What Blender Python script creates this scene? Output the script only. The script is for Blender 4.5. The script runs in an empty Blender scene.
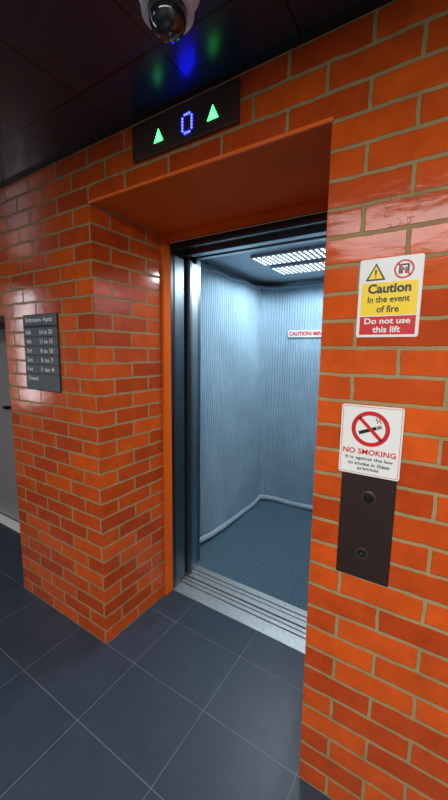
import bpy, bmesh, math, random
from mathutils import Vector, Matrix, noise
sc=bpy.context.scene
try: sc.view_settings.view_transform='Standard'
except Exception: pass
COL=sc.collection
# ------------------------------------------------------------ materials
def mat(name, col, rough=.5, metal=0., emit=None, es=0., spec=None, noise=0., nscale=20., bump=0., bscale=60., coat=0.):
    m=bpy.data.materials.new(name); m.use_nodes=True
    nt=m.node_tree; b=nt.nodes['Principled BSDF']
    b.inputs['Base Color'].default_value=(*col,1); b.inputs['Roughness'].default_value=rough
    b.inputs['Metallic'].default_value=metal
    if spec is not None: b.inputs['Specular IOR Level'].default_value=spec
    if coat: b.inputs['Coat Weight'].default_value=coat; b.inputs['Coat Roughness'].default_value=.12
    if emit: b.inputs['Emission Color'].default_value=(*emit,1); b.inputs['Emission Strength'].default_value=es
    tc=nt.nodes.new('ShaderNodeTexCoord')
    if noise:
        n=nt.nodes.new('ShaderNodeTexNoise'); n.inputs['Scale'].default_value=nscale; n.inputs['Detail'].default_value=6
        nt.links.new(tc.outputs['Object'],n.inputs['Vector'])
        r=nt.nodes.new('ShaderNodeValToRGB')
        r.color_ramp.elements[0].position=.3; r.color_ramp.elements[1].position=.7
        r.color_ramp.elements[0].color=(*[c*(1-noise) for c in col],1)
        r.color_ramp.elements[1].color=(*[min(1,c*(1+noise)) for c in col],1)
        nt.links.new(n.outputs['Fac'],r.inputs['Fac']); nt.links.new(r.outputs['Color'],b.inputs['Base Color'])
    if bump:
        n=nt.nodes.new('ShaderNodeTexNoise'); n.inputs['Scale'].default_value=bscale; n.inputs['Detail'].default_value=4
        nt.links.new(tc.outputs['Object'],n.inputs['Vector'])
        bp=nt.nodes.new('ShaderNodeBump'); bp.inputs['Strength'].default_value=bump; bp.inputs['Distance'].default_value=.002
        nt.links.new(n.outputs['Fac'],bp.inputs['Height']); nt.links.new(bp.outputs['Normal'],b.inputs['Normal'])
    return m

BW,BH=.2275,.0758
def brick_mat():
    m=bpy.data.materials.new('glazed_orange_brick'); m.use_nodes=True; nt=m.node_tree; N=nt.nodes; L=nt.links
    b=N['Principled BSDF']; g=N.new('ShaderNodeNewGeometry'); s=N.new('ShaderNodeSeparateXYZ'); L.new(g.outputs['Position'],s.inputs[0])
    a=N.new('ShaderNodeMath'); a.operation='ADD'; L.new(s.outputs['X'],a.inputs[0]); L.new(s.outputs['Y'],a.inputs[1])
    a2=N.new('ShaderNodeMath'); a2.operation='ADD'; L.new(a.outputs[0],a2.inputs[0]); a2.inputs[1].default_value=.10+100*BW
    c=N.new('ShaderNodeCombineXYZ'); L.new(a2.outputs[0],c.inputs[0]); L.new(s.outputs['Z'],c.inputs[1])
    wn=N.new('ShaderNodeTexNoise'); wn.inputs['Scale'].default_value=16; wn.inputs['Detail'].default_value=7; L.new(g.outputs['Position'],wn.inputs['Vector'])
    wm=N.new('ShaderNodeVectorMath'); wm.operation='MULTIPLY_ADD'; wm.inputs[1].default_value=(.010,.010,0); 
    ws=N.new('ShaderNodeVectorMath'); ws.operation='SUBTRACT'; ws.inputs[1].default_value=(.5,.5,.5); L.new(wn.outputs['Color'],ws.inputs[0])
    L.new(ws.outputs[0],wm.inputs[0]); L.new(c.outputs[0],wm.inputs[2])
    br=N.new('ShaderNodeTexBrick'); L.new(wm.outputs[0],br.inputs['Vector'])
    br.offset=.5; br.offset_frequency=2; br.squash=1
    br.inputs['Scale'].default_value=1; br.inputs['Brick Width'].default_value=BW; br.inputs['Row Height'].default_value=BH
    br.inputs['Mortar Size'].default_value=.0060; br.inputs['Mortar Smooth'].default_value=.2; br.inputs['Bias'].default_value=0
    br.inputs['Color1'].default_value=(.72,.104,.011,1); br.inputs['Color2'].default_value=(.47,.056,.009,1)
    br.inputs['Mortar'].default_value=(.38,.26,.12,1)
    n=N.new('ShaderNodeTexNoise'); n.inputs['Scale'].default_value=11; n.inputs['Detail'].default_value=9; n.inputs['Roughness'].default_value=.7
    L.new(g.outputs['Position'],n.inputs['Vector'])
    mr=N.new('ShaderNodeMapRange'); mr.inputs[1].default_value=.25; mr.inputs[2].default_value=.75; mr.inputs[3].default_value=.70; mr.inputs[4].default_value=1.17
    L.new(n.outputs['Fac'],mr.inputs[0])
    mx=N.new('ShaderNodeVectorMath'); mx.operation='SCALE'; L.new(br.outputs['Color'],mx.inputs[0]); L.new(mr.outputs[0],mx.inputs['Scale'])
    L.new(mx.outputs[0],b.inputs['Base Color']); b.inputs['Specular IOR Level'].default_value=.28
    rr=N.new('ShaderNodeMapRange'); rr.inputs[3].default_value=.14; rr.inputs[4].default_value=.9; L.new(br.outputs['Fac'],rr.inputs[0]); L.new(rr.outputs[0],b.inputs['Roughness'])
    inv=N.new('ShaderNodeMath'); inv.operation='SUBTRACT'; inv.inputs[0].default_value=1; L.new(br.outputs['Fac'],inv.inputs[1])
    sv=N.new('ShaderNodeVectorMath'); sv.operation='MULTIPLY'; sv.inputs[1].default_value=(.6,.6,1.6); L.new(g.outputs['Position'],sv.inputs[0])
    n2=N.new('ShaderNodeTexNoise'); n2.inputs['Scale'].default_value=17; n2.inputs['Detail'].default_value=3; L.new(sv.outputs[0],n2.inputs['Vector'])
    ad=N.new('ShaderNodeMath'); ad.operation='MULTIPLY_ADD'; ad.inputs[1].default_value=.30; L.new(n2.outputs['Fac'],ad.inputs[0]); L.new(inv.outputs[0],ad.inputs[2])
    bp=N.new('ShaderNodeBump'); bp.inputs['Strength'].default_value=.9; bp.inputs['Distance'].default_value=.004
    L.new(ad.outputs[0],bp.inputs['Height']); L.new(bp.outputs['Normal'],b.inputs['Normal'])
    return m

def tile_mat(name,col,joint,w,h,ox,oy,ms,rough,noise=.15,spec=.5):
    m=bpy.data.materials.new(name); m.use_nodes=True; nt=m.node_tree; N=nt.nodes; L=nt.links
    b=N['Principled BSDF']; g=N.new('ShaderNodeNewGeometry')
    ad=N.new('ShaderNodeVectorMath'); ad.operation='ADD'; ad.inputs[1].default_value=(ox,oy,0); L.new(g.outputs['Position'],ad.inputs[0])
    br=N.new('ShaderNodeTexBrick'); br.offset=0; L.new(ad.outputs[0],br.inputs['Vector'])
    br.inputs['Scale'].default_value=1; br.inputs['Brick Width'].default_value=w; br.inputs['Row Height'].default_value=h
    br.inputs['Mortar Size'].default_value=ms; br.inputs['Mortar Smooth'].default_value=.1
    br.inputs['Color1'].default_value=(*col,1); br.inputs['Color2'].default_value=(*[c*.92 for c in col],1); br.inputs['Mortar'].default_value=(*joint,1)
    n=N.new('ShaderNodeTexNoise'); n.inputs['Scale'].default_value=7; n.inputs['Detail'].default_value=9; n.inputs['Roughness'].default_value=.7; L.new(g.outputs['Position'],n.inputs['Vector'])
    mr=N.new('ShaderNodeMapRange'); mr.inputs[1].default_value=.25; mr.inputs[2].default_value=.75; mr.inputs[3].default_value=1-noise; mr.inputs[4].default_value=1+noise
    L.new(n.outputs['Fac'],mr.inputs[0])
    mx=N.new('ShaderNodeVectorMath'); mx.operation='SCALE'; L.new(br.outputs['Color'],mx.inputs[0]); L.new(mr.outputs[0],mx.inputs['Scale'])
    L.new(mx.outputs[0],b.inputs['Base Color']); b.inputs['Roughness'].default_value=rough; b.inputs['Specular IOR Level'].default_value=spec
    inv=N.new('ShaderNodeMath'); inv.operation='SUBTRACT'; inv.inputs[0].default_value=1; L.new(br.outputs['Fac'],inv.inputs[1])
    bp=N.new('ShaderNodeBump'); bp.inputs['Strength'].default_value=.4; bp.inputs['Distance'].default_value=.002
    L.new(inv.outputs[0],bp.inputs['Height']); L.new(bp.outputs['Normal'],b.inputs['Normal'])
    return m

M_brick=brick_mat()
M_floor=tile_mat('slate_floor_tile',(.032,.050,.076),(.13,.15,.175),.41,.31,.73+8.2,0+6.2,.0015,.40,.2,.4)
M_ceil=tile_mat('dark_ceiling_panel',(.012,.026,.042),(.0003,.0003,.0004),.36,1.2,.40+7.2,5.0,.0045,.27,.05,.5)
M_orange=mat('orange_satin_paint',(.74,.125,.011),.7,spec=.06,noise=.06,nscale=6)
M_lip=mat('orange_lip_paint',(.92,.16,.02),.4,spec=.3)
M_plaster=mat('grey_plaster',(.22,.23,.24),.8,noise=.05)
M_steel=mat('brushed_steel',(.36,.42,.46),.30,1.)
M_leaf=mat('door_steel',(.13,.165,.19),.32,.9)
M_steeld=mat('dark_steel',(.05,.06,.07),.3,.8)
M_alu=mat('aluminium_sill',(.62,.63,.62),.38,.85,noise=.1,nscale=40)
M_black=mat('black_rubber',(.01,.01,.012),.5)
M_pad=mat('quilted_pad_fabric',(.215,.33,.415),.85,spec=.08,noise=.08,nscale=5,bump=.3,bscale=120)
M_pipe=mat('pad_piping',(.30,.40,.47),.8,spec=.1)
M_carpet=mat('lift_carpet',(.060,.115,.155),.95,noise=.5,nscale=90,bump=.8,bscale=150)
M_white=mat('sign_white',(.80,.80,.77),.35)
M_yel=mat('sign_yellow',(.95,.66,.01),.35)
M_red=mat('sign_red',(.60,.02,.025),.35)
M_ink=mat('sign_black',(.012,.012,.012),.4)
M_panel=mat('bronze_brown_steel',(.050,.030,.025),.40,.5,noise=.05,nscale=50)
M_btn=mat('button_black',(.008,.008,.009),.25)
M_slate=mat('directory_backing',(.020,.023,.027),.6,.0,spec=.2)
M_slat=mat('directory_slat_grey',(.11,.118,.13),.6,.0,spec=.2)
M_letter=mat('directory_lettering',(.80,.82,.83),.6)
M_ind=mat('indicator_brown_metal',(.10,.062,.050),.32,.55,noise=.1,nscale=30)
M_blue=mat('blue_led',(.02,.02,.3),.4,emit=(.006,.008,1.0),es=65)
M_green=mat('green_led',(.02,.4,.1),.4,emit=(.016,.36,.050),es=13)
M_green2=mat('green_led_core',(.3,.8,.5),.4,emit=(.30,.95,.45),es=1.3)
M_glow=mat('lift_lamp_dots',(1,1,1),.4,emit=(.86,.95,1.0),es=4)
M_plas=mat('camera_white_plastic',(.95,.95,.95),.3)
M_dome=mat('camera_dark_glass',(.012,.012,.014),.08,coat=1)
M_doorleaf=mat('door_grey_paint',(.30,.30,.30),.35)
M_frame=mat('door_frame_dark_grey',(.02,.02,.023),.4)
# ------------------------------------------------------------ helpers
def link(o): COL.objects.link(o); return o
def setp(o,p):
    if p is not None:
        o.parent=p; o.matrix_parent_inverse=Matrix.Translation(p.location).inverted()
def meshobj(name,bm,m,parent=None,smooth=False):
    me=bpy.data.meshes.new(name); bm.normal_update(); bm.to_mesh(me); bm.free()
    if smooth:
        for p in me.polygons: p.use_smooth=True
    o=bpy.data.objects.new(name,me); 
    if m: me.materials.append(m)
    link(o); setp(o,parent); return o
def addbox(bm,x0,x1,y0,y1,z0,z1):
    vs=[bm.verts.new(p) for p in [(x0,y0,z0),(x1,y0,z0),(x1,y1,z0),(x0,y1,z0),(x0,y0,z1),(x1,y0,z1),(x1,y1,z1),(x0,y1,z1)]]
    for f in [(0,3,2,1),(4,5,6,7),(0,1,5,4),(1,2,6,5),(2,3,7,6),(3,0,4,7)]: bm.faces.new([vs[i] for i in f])
def box(name,b,m,parent=None,bevel=0,seg=2):
    bm=bmesh.new(); addbox(bm,*b)
    if bevel: bmesh.ops.bevel(bm,geom=bm.edges[:],offset=bevel,segments=seg,affect='EDGES',profile=.5)
    return meshobj(name,bm,m,parent)
def boxes(name,bs,m,parent=None,bevel=0):
    bm=bmesh.new()
    for b in bs: addbox(bm,*b)
    if bevel: bmesh.ops.bevel(bm,geom=bm.edges[:],offset=bevel,segments=2,affect='EDGES',profile=.5)
    return meshobj(name,bm,m,parent)
def empty(name,loc,label,cat):
    o=bpy.data.objects.new(name,None); o.location=loc; o.empty_display_size=.05; link(o); o['label']=label; o['category']=cat; return o
def struct(o): o['kind']='structure'; return o
def polys(name,plist,y,th,m,parent=None):
    bm=bmesh.new()
    for pts in plist:
        f=[bm.verts.new((x,y,z)) for x,z in pts]; bk=[bm.verts.new((x,y+th,z)) for x,z in pts]
        bm.faces.new(f); bm.faces.new(bk[::-1]); n=len(pts)
        for i in range(n): bm.faces.new([f[i],bk[i],bk[(i+1)%n],f[(i+1)%n]])
    bmesh.ops.recalc_face_normals(bm,faces=bm.faces[:])
    return meshobj(name,bm,m,parent)
def rect(x0,x1,z0,z1): return [(x0,z0),(x1,z0),(x1,z1),(x0,z1)]
def rrect(x0,x1,z0,z1,r,n=5):
    pts=[]
    for cx,cz,a0 in [(x1-r,z1-r,0),(x0+r,z1-r,90),(x0+r,z0+r,180),(x1-r,z0+r,270)]:
        for i in range(n+1):
            a=math.radians(a0+90*i/n); pts.append((cx+r*math.cos(a),cz+r*math.sin(a)))
    return pts
def circ(cx,cz,r,n=32): return [(cx+r*math.cos(2*math.pi*i/n),cz+r*math.sin(2*math.pi*i/n)) for i in range(n)]
def ringq(cx,cz,r0,r1,n=40):
    out=[]
    for i in range(n):
        a=2*math.pi*i/n; b=2*math.pi*(i+1)/n
        out.append([(cx+r0*math.cos(a),cz+r0*math.sin(a)),(cx+r1*math.cos(a),cz+r1*math.sin(a)),(cx+r1*math.cos(b),cz+r1*math.sin(b)),(cx+r0*math.cos(b),cz+r0*math.sin(b))])
    return out
def bar(x0,z0,x1,z1,w):
    d=Vector((x1-x0,z1-z0)).normalized(); n=Vector((-d.y,d.x))*w/2
    return [(x0+n.x,z0+n.y),(x1+n.x,z1+n.y),(x1-n.x,z1-n.y),(x0-n.x,z0-n.y)]
def text(name,s,x0,x1,z0,z1,y,m,parent,bold=.0):
    cu=bpy.data.curves.new(name,'FONT'); cu.body=s; cu.size=1; cu.offset=bold; cu.extrude=.002; cu.resolution_u=3
    t=bpy.data.objects.new(name+'_tmp',cu); link(t); bpy.context.view_layer.update()
    dg=bpy.context.evaluated_depsgraph_get(); me=bpy.data.meshes.new_from_object(t.evaluated_get(dg))
    xs=[v.co.x for v in me.vertices]; ys=[v.co.y for v in me.vertices]
    ax,bx,ay,by=min(xs),max(xs),min(ys),max(ys)
    for v in me.vertices:
        v.co=Vector((x0+(v.co.x-ax)/(bx-ax)*(x1-x0), y-(.0004 if v.co.z>0 else 0), z0+(v.co.y-ay)/(by-ay)*(z1-z0)))
    bpy.data.objects.remove(t); bpy.data.curves.remove(cu)
    me.materials.clear(); me.materials.append(m)
    o=bpy.data.objects.new(name,me); link(o); setp(o,parent); return o
def lathe(name,prof,c,m,parent=None,axis='z',n=40,smooth=True):
    bm=bmesh.new(); rings=[]
    for r,hh in prof:
        ring=[]
        for i in range(n):
            a=2*math.pi*i/n
            if axis=='z': p=(c[0]+r*math.cos(a),c[1]+r*math.sin(a),c[2]+hh)
            else: p=(c[0]+r*math.cos(a),c[1]-hh,c[2]+r*math.sin(a))
            ring.append(bm.verts.new(p))
        rings.append(ring)
    for a,b in zip(rings,rings[1:]):
        for i in range(n): bm.faces.new([a[i],a[(i+1)%n],b[(i+1)%n],b[i]])
    bm.faces.new(rings[0][::-1]); bm.faces.new(rings[-1])
    bmesh.ops.recalc_face_normals(bm,faces=bm.faces[:])
    o=meshobj(name,bm,m,parent,smooth)
    if smooth:
        try: o.data.set_sharp_from_angle(angle=math.radians(40))
        except Exception: pass
    return o
# ------------------------------------------------------------ camera
f=344.5; pitch=math.radians(7.94); yaw=math.radians(32.2); roll=math.radians(.74)
F=Vector((-math.sin(yaw)*math.cos(pitch), math.cos(yaw)*math.cos(pitch), -math.sin(pitch)))
R0=Vector((math.cos(yaw), math.sin(yaw),0)); U0=R0.cross(F)
R=R0*math.cos(roll)+U0*math.sin(roll); U=U0*math.cos(roll)-R0*math.sin(roll)
cd=bpy.data.cameras.new('camera'); cam=bpy.data.objects.new('camera',cd); link(cam)
cd.sensor_fit='VERTICAL'; cd.sensor_height=36; cd.sensor_width=24; cd.lens=36*f/800; cd.clip_start=.02
cam.matrix_world=Matrix(((R.x,U.x,-F.x,0),(R.y,U.y,-F.y,-1.027),(R.z,U.z,-F.z,1.5),(0,0,0,1)))
sc.camera=cam
# ------------------------------------------------------------ shell
H=2.355
struct(box('floor',(-4.2,1.7,-3.3,.50,-.1,0),M_floor))
struct(box('ceiling',(-4.2,1.7,-3.3,.6,H,H+.1),M_ceil))
WX=-2.13
struct(boxes('wall_front',[(WX,-1.34,0,.5,0,H),(-.31,1.7,0,.5,0,H),(-1.34,-.31,0,.5,2.135,H),(-4.2,-3.95,0,.5,0,H),(-3.95,WX,0,.5,1.69,H)],M_brick))
struct(box('wall_back',(-4.2,1.7,-3.4,-3.3,0,H),M_plaster))
struct(box('wall_left',(-4.3,-4.2,-3.3,.5,0,H),M_plaster))
struct(box('wall_right',(1.7,1.8,-3.3,.5,0,H),M_plaster))
struct(boxes('trim_1',[(-4.2,1.7,-.022,0,H-.006,H)],M_black))
struct(boxes('trim_2',[(-1.34,-.31,0,.5,2.125,2.135)],M_orange))
struct(boxes('trim_3',[(-1.3405,-1.325,.44,.5,0,2.125),(-.325,-.3095,.44,.5,0,2.125),(-1.325,-.325,.46,.5,2.09,2.125)],M_orange,bevel=.002))
struct(box('trim_4',(-1.345,-.305,-.008,0,2.122,2.134),M_lip,bevel=.002))
d=box('door_1',(-3.92,-2.905,.41,.45,.02,1.66),M_doorleaf,bevel=.003); struct(d)
fr=boxes('door_frame',[(-3.95,-3.92,.37,.48,0,1.69),(-2.90,-2.855,.37,.48,0,1.69),(-3.92,-2.90,.37,.48,1.66,1.69)],M_frame,bevel=.004); setp(fr,d)
sp=boxes('side_panel',[(-2.855,WX,.41,.45,0,1.69)],M_doorleaf,bevel=.002); setp(sp,d)
th=box('painted_door_light',(-3.92,-2.14,.33,.41,0,.012),mat('door_light_white',(.92,.94,.94),.4),bevel=.003); setp(th,d)  # near-white strip paints the light coming under the door onto the floor
hb=bmesh.new(); addbox(hb,-2.985,-2.925,.345,.362,1.02,1.045); addbox(hb,-2.945,-2.925,.345,.41,1.02,1.045); addbox(hb,-2.955,-2.918,.402,.41,.93,1.09)
bmesh.ops.bevel(hb,geom=hb.edges[:],offset=.003,segments=2,affect='EDGES'); meshobj('door_handle',hb,M_black,d)
# ------------------------------------------------------------ lift landing
lf=empty('lift_door_frame',(-.9,.52,0),'dark steel lift entrance frame inside the orange brick opening','lift frame')
boxes('jamb',[(-1.42,-1.328,.502,.530,0,2.09)],M_steeld,lf,bevel=.003)
boxes('jamb',[(-.42,-.32,.502,.530,0,2.09)],M_steeld,lf,bevel=.003)
boxes('header',[(-1.328,-.42,.502,.525,2.055,2.09),(-1.328,-.42,.525,.60,2.07,2.09)],M_steeld,lf,bevel=.003)
boxes('header_track',[(-1.5,-.3,.605,.64,2.045,2.10),(-1.5,-.3,.66,.70,2.06,2.10)],M_steel,lf,bevel=.002)
def leaf(nm,x1,y0,y1,m,par):
    return boxes(nm,[(x1-.30,x1,y0,y1,.012,2.04)],m,par,bevel=.004)
ld=empty('landing_door',(-1.4,.57,0),'brushed steel sliding landing door parked open beside the lift entrance','lift door')
leaf('door_leaf',-1.326,.534,.572,M_leaf,ld); leaf('door_leaf',-1.340,.578,.640,M_leaf,ld)
cdoor=empty('car_door',(-1.4,.74,0),'brushed steel sliding lift car door parked open at the car entrance','lift door')
leaf('door_leaf',-1.330,.668,.710,M_leaf,cdoor); leaf('door_leaf',-1.350,.716,.79,M_steel,cdoor)
box('door_seal',(-1.3305,-1.324,.672,.680,.012,2.04),M_black,cdoor)
sill=empty('lift_sill',(-.9,.6,0),'grooved aluminium lift threshold between tiles and carpet','threshold')
boxes('sill_base',[(-1.6,-.2,.50,.79,-.06,-.008)],M_black,sill)
boxes('sill_plate',[(-1.5,-.2,.502,.588,-.008,.002),(-1.5,-.2,.598,.624,-.008,.001),(-1.5,-.2,.632,.654,-.008,.001)],M_alu,sill,bevel=.0012)
boxes('car_sill_plate',[(-1.5,-.2,.666,.702,-.008,.002),(-1.5,-.2,.710,.736,-.008,.001),(-1.5,-.2,.744,.788,-.008,.002)],M_alu,sill,bevel=.0012)
# ------------------------------------------------------------ lift car
CX0,CX1,CY0,CY1,CZ=-1.60,-.15,.80,2.20,2.17
car=empty('lift_car',(-.9,1.5,0),'lift car with steel walls, blue carpet and lit ceiling','lift car')
box('car_floor',(CX0,CX1,CY0-.01,CY1,-.05,0),M_carpet,car)
boxes('car_wall',[(CX0-.02,CX0,CY0,CY1,0,CZ)],M_steel,car); boxes('car_wall',[(CX1,CX1+.02,CY0,CY1,0,CZ)],M_steel,car)
boxes('car_wall',[(CX0,CX1,CY1,CY1+.02,0,CZ)],M_steel,car)
boxes('car_front_return',[(CX0,-1.37,.80,.85,0,CZ)],M_leaf,car,bevel=.004)
boxes('car_transom',[(CX0,CX1,.80,.84,2.08,CZ)],M_steel,car,bevel=.004)
box('car_ceiling',(CX0,CX1,CY0,CY1,CZ,CZ+.03),mat('car_ceiling_grey',(.45,.54,.60),.5,.1),car)
M_tray=mat('lamp_tray_grey',(.34,.42,.48),.5,.1)
for y0,y1 in [(1.20,1.43),(1.53,1.78)]:
    box('lamp_tray',(-1.20,-.35,y0,y1,CZ-.02,CZ),M_tray,car,bevel=.004)
    lp=bmesh.new(); ny=6; nx=23
    for i in range(nx):
        for j in range(ny):
            cx=-1.18+.81*i/(nx-1); cy=y0+.022+(y1-y0-.044)*j/(ny-1); r=.0095
            lp.faces.new([lp.verts.new((cx+r*math.cos(-2*math.pi*k/8),cy+r*math.sin(-2*math.pi*k/8),CZ-.0215)) for k in range(8)])
    o=meshobj('lamp_diffuser',lp,M_glow,car); o['kind']='stuff'
# quilted pads
def nz3(a,b,c=0.): return noise.noise(Vector((a,b,c)))
def ribv(t,z,sd,p=.026):
    r=abs(math.sin(math.pi*t/p))**.6
    return .0095*r*(1+.22*nz3(t/p*.9,z*10,sd))+.003*nz3(t*9,z*6,sd+5)
def smooth(t): t=max(0,min(1,t)); return t*t*(3-2*t)
def pad_left():
    bm=bmesh.new(); ny=430; nz=80; g=[]
    y0,y1=.90,2.09; z0,z1=.03,2.11
    for i in range(ny+1):
        y=y0+(y1-y0)*i/ny; s=(y-y0)/(y1-y0); row=[]
        for j in range(nz+1):
            t=j/nz; zlow=z0+.016*math.sin(s*5.5+.4)*(1-s); ztop=z1-.018*math.sin(math.pi*s*3)**2
            z=zlow+(ztop-zlow)*t
            bul=.085*smooth(1-t/.75)*math.sin(math.pi*min(1,s*.80+.06))**.8
            bul+=.080*math.exp(-((s-.74)/.24)**2)*math.exp(-((t-.62)/.27)**2)
            bul+=.022*nz3(s*2.6,t*2.6)
            x=-1.54+bul+ribv(y,z,1)
            if j==0 or j==nz: x-=.004
            row.append(bm.verts.new((x,y,z)))
        g.append(row)
    for i in range(ny):
        for j in range(nz): bm.faces.new([g[i][j],g[i+1][j],g[i+1][j+1],g[i][j+1]])
    return bm,[g[i][0].co.copy() for i in range(0,ny+1,6)],[g[i][nz].co.copy() for i in range(0,ny+1,6)],[g[0][j].co.copy() for j in range(nz+1)]
def pad_back():
    bm=bmesh.new(); nx=480; nz=80; g=[]
    x0=-1.575; r=.30; yb=2.155; L1=r*math.pi/2; Lt=L1+(-.22-(x0+r))
    z0,z1=.03,2.11
    for i in range(nx+1):
        q=Lt*i/nx; s=i/nx
        if q<L1:
            a=q/r; px=x0+r-r*math.cos(a); py=yb-r+r*math.sin(a); nxv=(math.cos(a),-math.sin(a))
        else: px=x0+r+(q-L1); py=yb; nxv=(0,-1)
        k=.45+.55*smooth(q/L1)
        row=[]
        for j in range(nz+1):
            t=j/nz; zlow=z0+.008*math.sin(s*10+1)*smooth(s*3); z=zlow+(z1-zlow)*t
            o=k*(.01*math.sin(math.pi*s)+.060*smooth(1-t/.6)+.014*nz3(s*4,t*3,7)*(1 if t<.7 else max(0,1-(t-.7)/.08)))+ribv(q,z,3)
            row.append(bm.verts.new((px+nxv[0]*o,py+nxv[1]*o,z)))
        g.append(row)
    for i in range(nx):
        for j in range(nz): bm.faces.new([g[i][j],g[i+1][j],g[i+1][j+1],g[i][j+1]])
    return bm,[g[i][0].co.copy() for i in range(0,nx+1,6)],[g[i][nz].co.copy() for i in range(0,nx+1,6)]
def tube(name,pts,r,m,parent):
    cu=bpy.data.curves.new(name,'CURVE'); cu.dimensions='3D'; cu.bevel_depth=r; cu.bevel_resolution=3
    sp=cu.splines.new('POLY'); sp.points.add(len(pts)-1)
    for q,p in zip(sp.points,pts): q.co=(*p,1)
    t=bpy.data.objects.new('tmp',cu); link(t); bpy.context.view_layer.update()
    me=bpy.data.meshes.new_from_object(t.evaluated_get(bpy.context.evaluated_depsgraph_get()))
    bpy.data.objects.remove(t); bpy.data.curves.remove(cu); me.materials.clear(); me.materials.append(m)
    for p in me.polygons: p.use_smooth=True
    o=bpy.data.objects.new(name,me); link(o); setp(o,parent); return o
pl=empty('protective_pad',(-1.5,1.5,0),'blue-grey quilted protective drape bulging off the lift side wall','protective pad')
bm,eb,et,ef=pad_left(); meshobj('quilted_panel',bm,M_pad,pl,True)
tube('bottom_piping',eb,.026,M_pipe,pl); tube('top_piping',et,.013,M_pipe,pl); tube('edge_piping',ef,.011,M_pipe,pl)
pb=empty('protective_pad',(-.9,2.12,0),'blue-grey quilted protective drape covering the lift rear wall','protective pad')
bm,eb,et=pad_back(); meshobj('quilted_panel',bm,M_pad,pb,True)
tube('bottom_piping',eb,.026,M_pipe,pb); tube('top_piping',et,.013,M_pipe,pb)
cs=empty('caution_strip',(-1.0,2.13,1.64),'narrow white strip notice with red lettering on the rear quilted pad','sign')
polys('strip',[rrect(-1.270,-.62,1.645,1.712,.004)],2.120,.003,mat('strip_white',(.46,.49,.52),.6),cs)
text('lettering','CAUTION: MIND THE DOORS',-1.258,-.635,1.660,1.698,2.1195,mat('strip_red',(.38,.01,.02),.6),cs,.045)
# ------------------------------------------------------------ floor indicator
ind=empty('floor_indicator',(-.83,0,2.2),'brownish metal lift floor indicator with blue zero and green arrows','lift indicator')
box('housing',(-1.060,-.600,-.018,0,2.208,2.330),M_ind,ind,bevel=.003)
rows=["01110","10001","10001","10001","10001","10001","01110"]
dots=[]
for r_,line in enumerate(rows):
    for c_,ch in enumerate(line):
        if ch=='1': dots.append(circ(-.797+(c_-2)*.0098,2.262+(3-r_)*.0094,.0038,10))
polys('digit',dots,-.0190,.001,M_blue,ind)
for ax in (-.926,-.692):
    polys('arrow',[[(ax-.022,2.241),(ax+.022,2.241),(ax,2.284)]],-.0190,.001,M_green,ind)
    polys('arrow_core',[[(ax-.011,2.246),(ax+.011,2.246),(ax,2.267)]],-.0194,.0004,M_green2,ind)
# ------------------------------------------------------------ caution sign
c=empty('fire_notice',(-.135,0,1.545),'white, yellow and red lift fire caution sign on brick','sign')
polys('sign_plate',[rrect(-.212,-.060,1.545,1.750,.006)],-.003,.003,M_white,c)
polys('yellow_field',[rrect(-.204,-.068,1.603,1.688,.001)],-.0034,.0004,M_yel,c)
polys('red_field',[rrect(-.204,-.068,1.552,1.600,.001)],-.0034,.0004,M_red,c)
text('heading','Caution',-.188,-.084,1.660,1.685,-.0036,M_ink,c,.035)
text('lettering','In the event',-.187,-.085,1.636,1.653,-.0036,M_ink,c,.02)
text('lettering','of fire',-.163,-.109,1.610,1.628,-.0036,M_ink,c,.02)
text('lettering','Do not use',-.192,-.080,1.580,1.596,-.0036,M_white,c,.025)
text('lettering','this lift',-.170,-.102,1.557,1.574,-.0036,M_white,c,.025)
polys('warning_triangle',[[(-.196,1.694),(-.146,1.694),(-.171,1.739)]],-.0034,.0003,M_ink,c)
polys('triangle_fill',[[(-.189,1.698),(-.153,1.698),(-.171,1.731)]],-.0037,.0003,M_yel,c)
polys('exclamation_mark',[[(-.1735,1.721),(-.1725,1.707),(-.1695,1.707),(-.1685,1.721)],circ(-.171,1.7025,.002,12)],-.004,.0003,M_ink,c)
polys('lift_pictogram',[[(-.116,1.706),(-.112,1.706),(-.112,1.727),(-.116,1.727)],[(-.096,1.706),(-.092,1.706),(-.092,1.727),(-.096,1.727)],[(-.116,1.726),(-.092,1.726),(-.092,1.730),(-.116,1.730)],
  circ(-.109,1.720,.0025,10),circ(-.099,1.720,.0025,10),[(-.1115,1.706),(-.1065,1.706),(-.1065,1.717),(-.1115,1.717)],[(-.1015,1.706),(-.0965,1.706),(-.0965,1.717),(-.1015,1.717)]],-.0034,.0003,M_ink,c)
polys('prohibition_ring',ringq(-.104,1.717,.019,.0235)+[bar(-.119,1.732,-.089,1.702,.004)],-.0038,.0003,M_red,c)
# ------------------------------------------------------------ no smoking sign
n=empty('no_smoking_sign',(-.155,0,1.155),'white no smoking sign with red ring fixed above the call panel','sign')
X0,X1,Z0,Z1=-.236,-.074,1.155,1.357
polys('sign_plate',[rrect(X0,X1,Z0,Z1,.007)],-.008,.003,M_white,n)
bd=[]
for a in [(X0+.004,X1-.004,Z0+.004,Z0+.0052),(X0+.004,X1-.004,Z1-.0052,Z1-.004),(X0+.004,X0+.0052,Z0+.0052,Z1-.0052),(X1-.0052,X1-.004,Z0+.0052,Z1-.0052)]:
    bd.append(rect(*a))
polys('red_border',bd,-.0083,.0003,M_red,n)
cx,cz=-.156,1.291
ca,sa=math.cos(math.radians(22)),math.sin(math.radians(22))
def rt(u,v): return (cx+u*ca-v*sa, cz+u*sa+v*ca)
def rbar(u0,u1,v,w): a=rt(u0,v); b=rt(u1,v); return bar(a[0],a[1],b[0],b[1],w)
polys('cigarette',[rbar(-.033,.016,-.002,.0095)],-.0083,.0003,M_ink,n)
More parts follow.
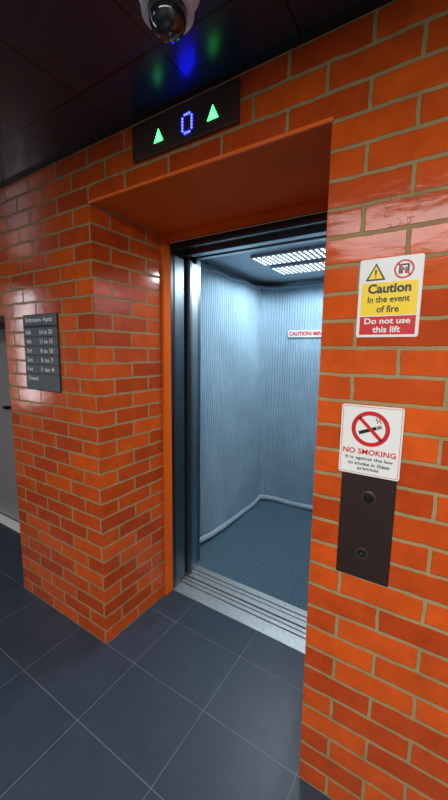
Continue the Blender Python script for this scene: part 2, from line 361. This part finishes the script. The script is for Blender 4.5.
polys('cigarette_tip',[rbar(.0175,.030,-.002,.0095)],-.0083,.0003,mat('ash_grey',(.2,.2,.2),.5),n)
sm=[]
for k in range(2):
    p=[(cx+.016+.008*k+.003*math.sin(t*1.5+k),cz+.018+t*.0038) for t in range(5)]
    for a,b in zip(p,p[1:]): sm.append(bar(a[0],a[1],b[0],b[1],.0022))
polys('smoke',sm,-.0083,.0003,M_ink,n)
polys('prohibition_ring',ringq(cx,cz,.039,.0505,56)+[bar(cx-.030,cz+.030,cx+.030,cz-.030,.0095)],-.0087,.0003,M_red,n)
text('heading','NO SMOKING',-.226,-.086,1.216,1.232,-.0085,M_red,n,.02)
text('lettering','It is against the law',-.218,-.092,1.197,1.209,-.0085,M_ink,n,.01)
text('lettering','to smoke in these',-.210,-.100,1.183,1.194,-.0085,M_ink,n,.01)
text('lettering','premises',-.183,-.127,1.167,1.179,-.0085,M_ink,n,.01)
# ------------------------------------------------------------ call panel
cp=empty('lift_call_panel',(-.152,0,.835),'dark bronze steel lift call plate with two round buttons on brick','call panel')
box('plate',(-.226,-.079,-.0045,0,.835,1.170),M_panel,cp,bevel=.0015)
def button(x,z,r):
    lathe('button_ring',[(r,0),(r,.0015),(r-.002,.0025),(r-.005,.0025),(r-.006,.0012),(.001,.0012)],(x,-.0045,z),M_ind,cp,'-y')
    lathe('button',[(r-.0065,.0),(r-.0065,.0018),(r-.009,.0026),(.001,.0028)],(x,-.0048,z),M_btn,cp,'-y')
button(-.148,1.088,.021); button(-.156,.915,.018)
polys('call_arrow',[[(-.161,.912),(-.151,.912),(-.156,.920)]],-.0080,.0003,M_steel,cp)
for x in (-.217,-.088):
    lathe('screw',[(.003,0),(.003,.001),(.0016,.0014),(.0005,.0014)],(x,-.0045,.846),M_ind,cp,'-y',16)
random.seed(4)
sk=[]
for k in range(18):
    cx,cz,r=-.130+random.uniform(-.035,.035),1.865+random.uniform(-.05,.05),random.uniform(.004,.013)
    a0=random.uniform(0,6); p=[(cx+r*1.6*math.cos(a0+t*.5),cz+r*math.sin(a0+t*.5)*(1+.05*t)) for t in range(random.randint(4,9))]
    for a,b in zip(p,p[1:]): sk.append(bar(a[0],a[1],b[0],b[1],.0010))
s_=polys('scratch_marks',sk,-.0008,.0012,mat('scratch_tone',(.24,.09,.05),.8)); s_['label']='faint fine scratch marks on the glazed orange bricks'; s_['category']='scratches'
# ------------------------------------------------------------ directory sign
ds=empty('directory_sign',(-1.77,0,1.28),'dark slate slatted directory sign with pale lettering on glazed brick','sign')
polys('sign_plate',[rrect(-1.925,-1.615,1.285,1.680,.004)],-.006,.006,M_slate,ds)
def slat(z0,z1): polys('slat',[rrect(-1.922,-1.618,z0,z1,.002)],-.0085,.0025,M_slat,ds)
slat(1.624,1.677)
text('heading','Sidmann Apts',-1.90,-1.655,1.635,1.664,-.0087,M_letter,ds,.008)
L5=[('5th','16 to 20'),('4th','11 to 15'),('3rd','8 to 10'),('2nd','5 to 7'),('1st','1 to 4')]
for i,(a,b) in enumerate(L5):
    z=1.579-i*.048; slat(z-.011,z+.033)
    text('lettering',a,-1.90,-1.852,z,z+.022,-.0087,M_letter,ds,.008); text('lettering',b,-1.77,-1.66,z,z+.022,-.0087,M_letter,ds,.008)
slat(1.288,1.372)
text('lettering','Ground',-1.90,-1.81,1.338,1.360,-.0087,M_letter,ds,.008)
# ------------------------------------------------------------ cctv camera
kx,ky=-.602,-.335
cc=empty('security_camera',(kx,ky,H),'white ceiling security camera with dark glossy eyeball','security camera')
lathe('base',[(.074,0),(.077,-.012),(.076,-.040),(.068,-.054),(.050,-.058),(.01,-.058)],(kx,ky,H),M_plas,cc)
prof=[(.001,-.137)]+[(.044*math.cos(math.radians(a)),-.093+.044*math.sin(math.radians(a))) for a in range(-85,61,8)]
lathe('eyeball',prof,(kx,ky,H),M_dome,cc)
lathe('collar',[(.054,-.050),(.062,-.068),(.060,-.088),(.0445,-.084),(.044,-.054)],(kx,ky,H),M_plas,cc)
# ------------------------------------------------------------ lights
def area(name,loc,rot,sx,sy,e,col=(1,1,1)):
    l=bpy.data.lights.new(name,'AREA'); l.shape='RECTANGLE'; l.size=sx; l.size_y=sy; l.energy=e; l.color=col
    o=bpy.data.objects.new(name,l); o.location=loc; o.rotation_euler=[math.radians(a) for a in rot]; link(o); return o
area('ceiling_luminaire',(.35,-1.8,H-.02),(0,0,0),2.2,1.0,94,(1,.98,.95))
area('ceiling_luminaire',(-2.3,-1.9,H-.02),(0,0,0),1.2,.10,15,(.95,.97,1))
area('entrance_daylight',(-4.1,-1.2,1.5),(0,-90,0),1.3,.18,8,(.88,.94,1))
for y in (1.31,1.66):
    for x in (-1.1,-.8,-.5):
        l=bpy.data.lights.new('lift_lamp','SPOT'); l.energy=12; l.spot_size=math.radians(172); l.spot_blend=.3; l.shadow_soft_size=.015; l.color=(.86,.94,1)
        o=bpy.data.objects.new('lift_lamp',l); o.location=(x,y,CZ-.035); link(o)
w=bpy.data.worlds.new('world'); sc.world=w; w.use_nodes=True
w.node_tree.nodes['Background'].inputs[0].default_value=(.5,.55,.6,1); w.node_tree.nodes['Background'].inputs[1].default_value=.1
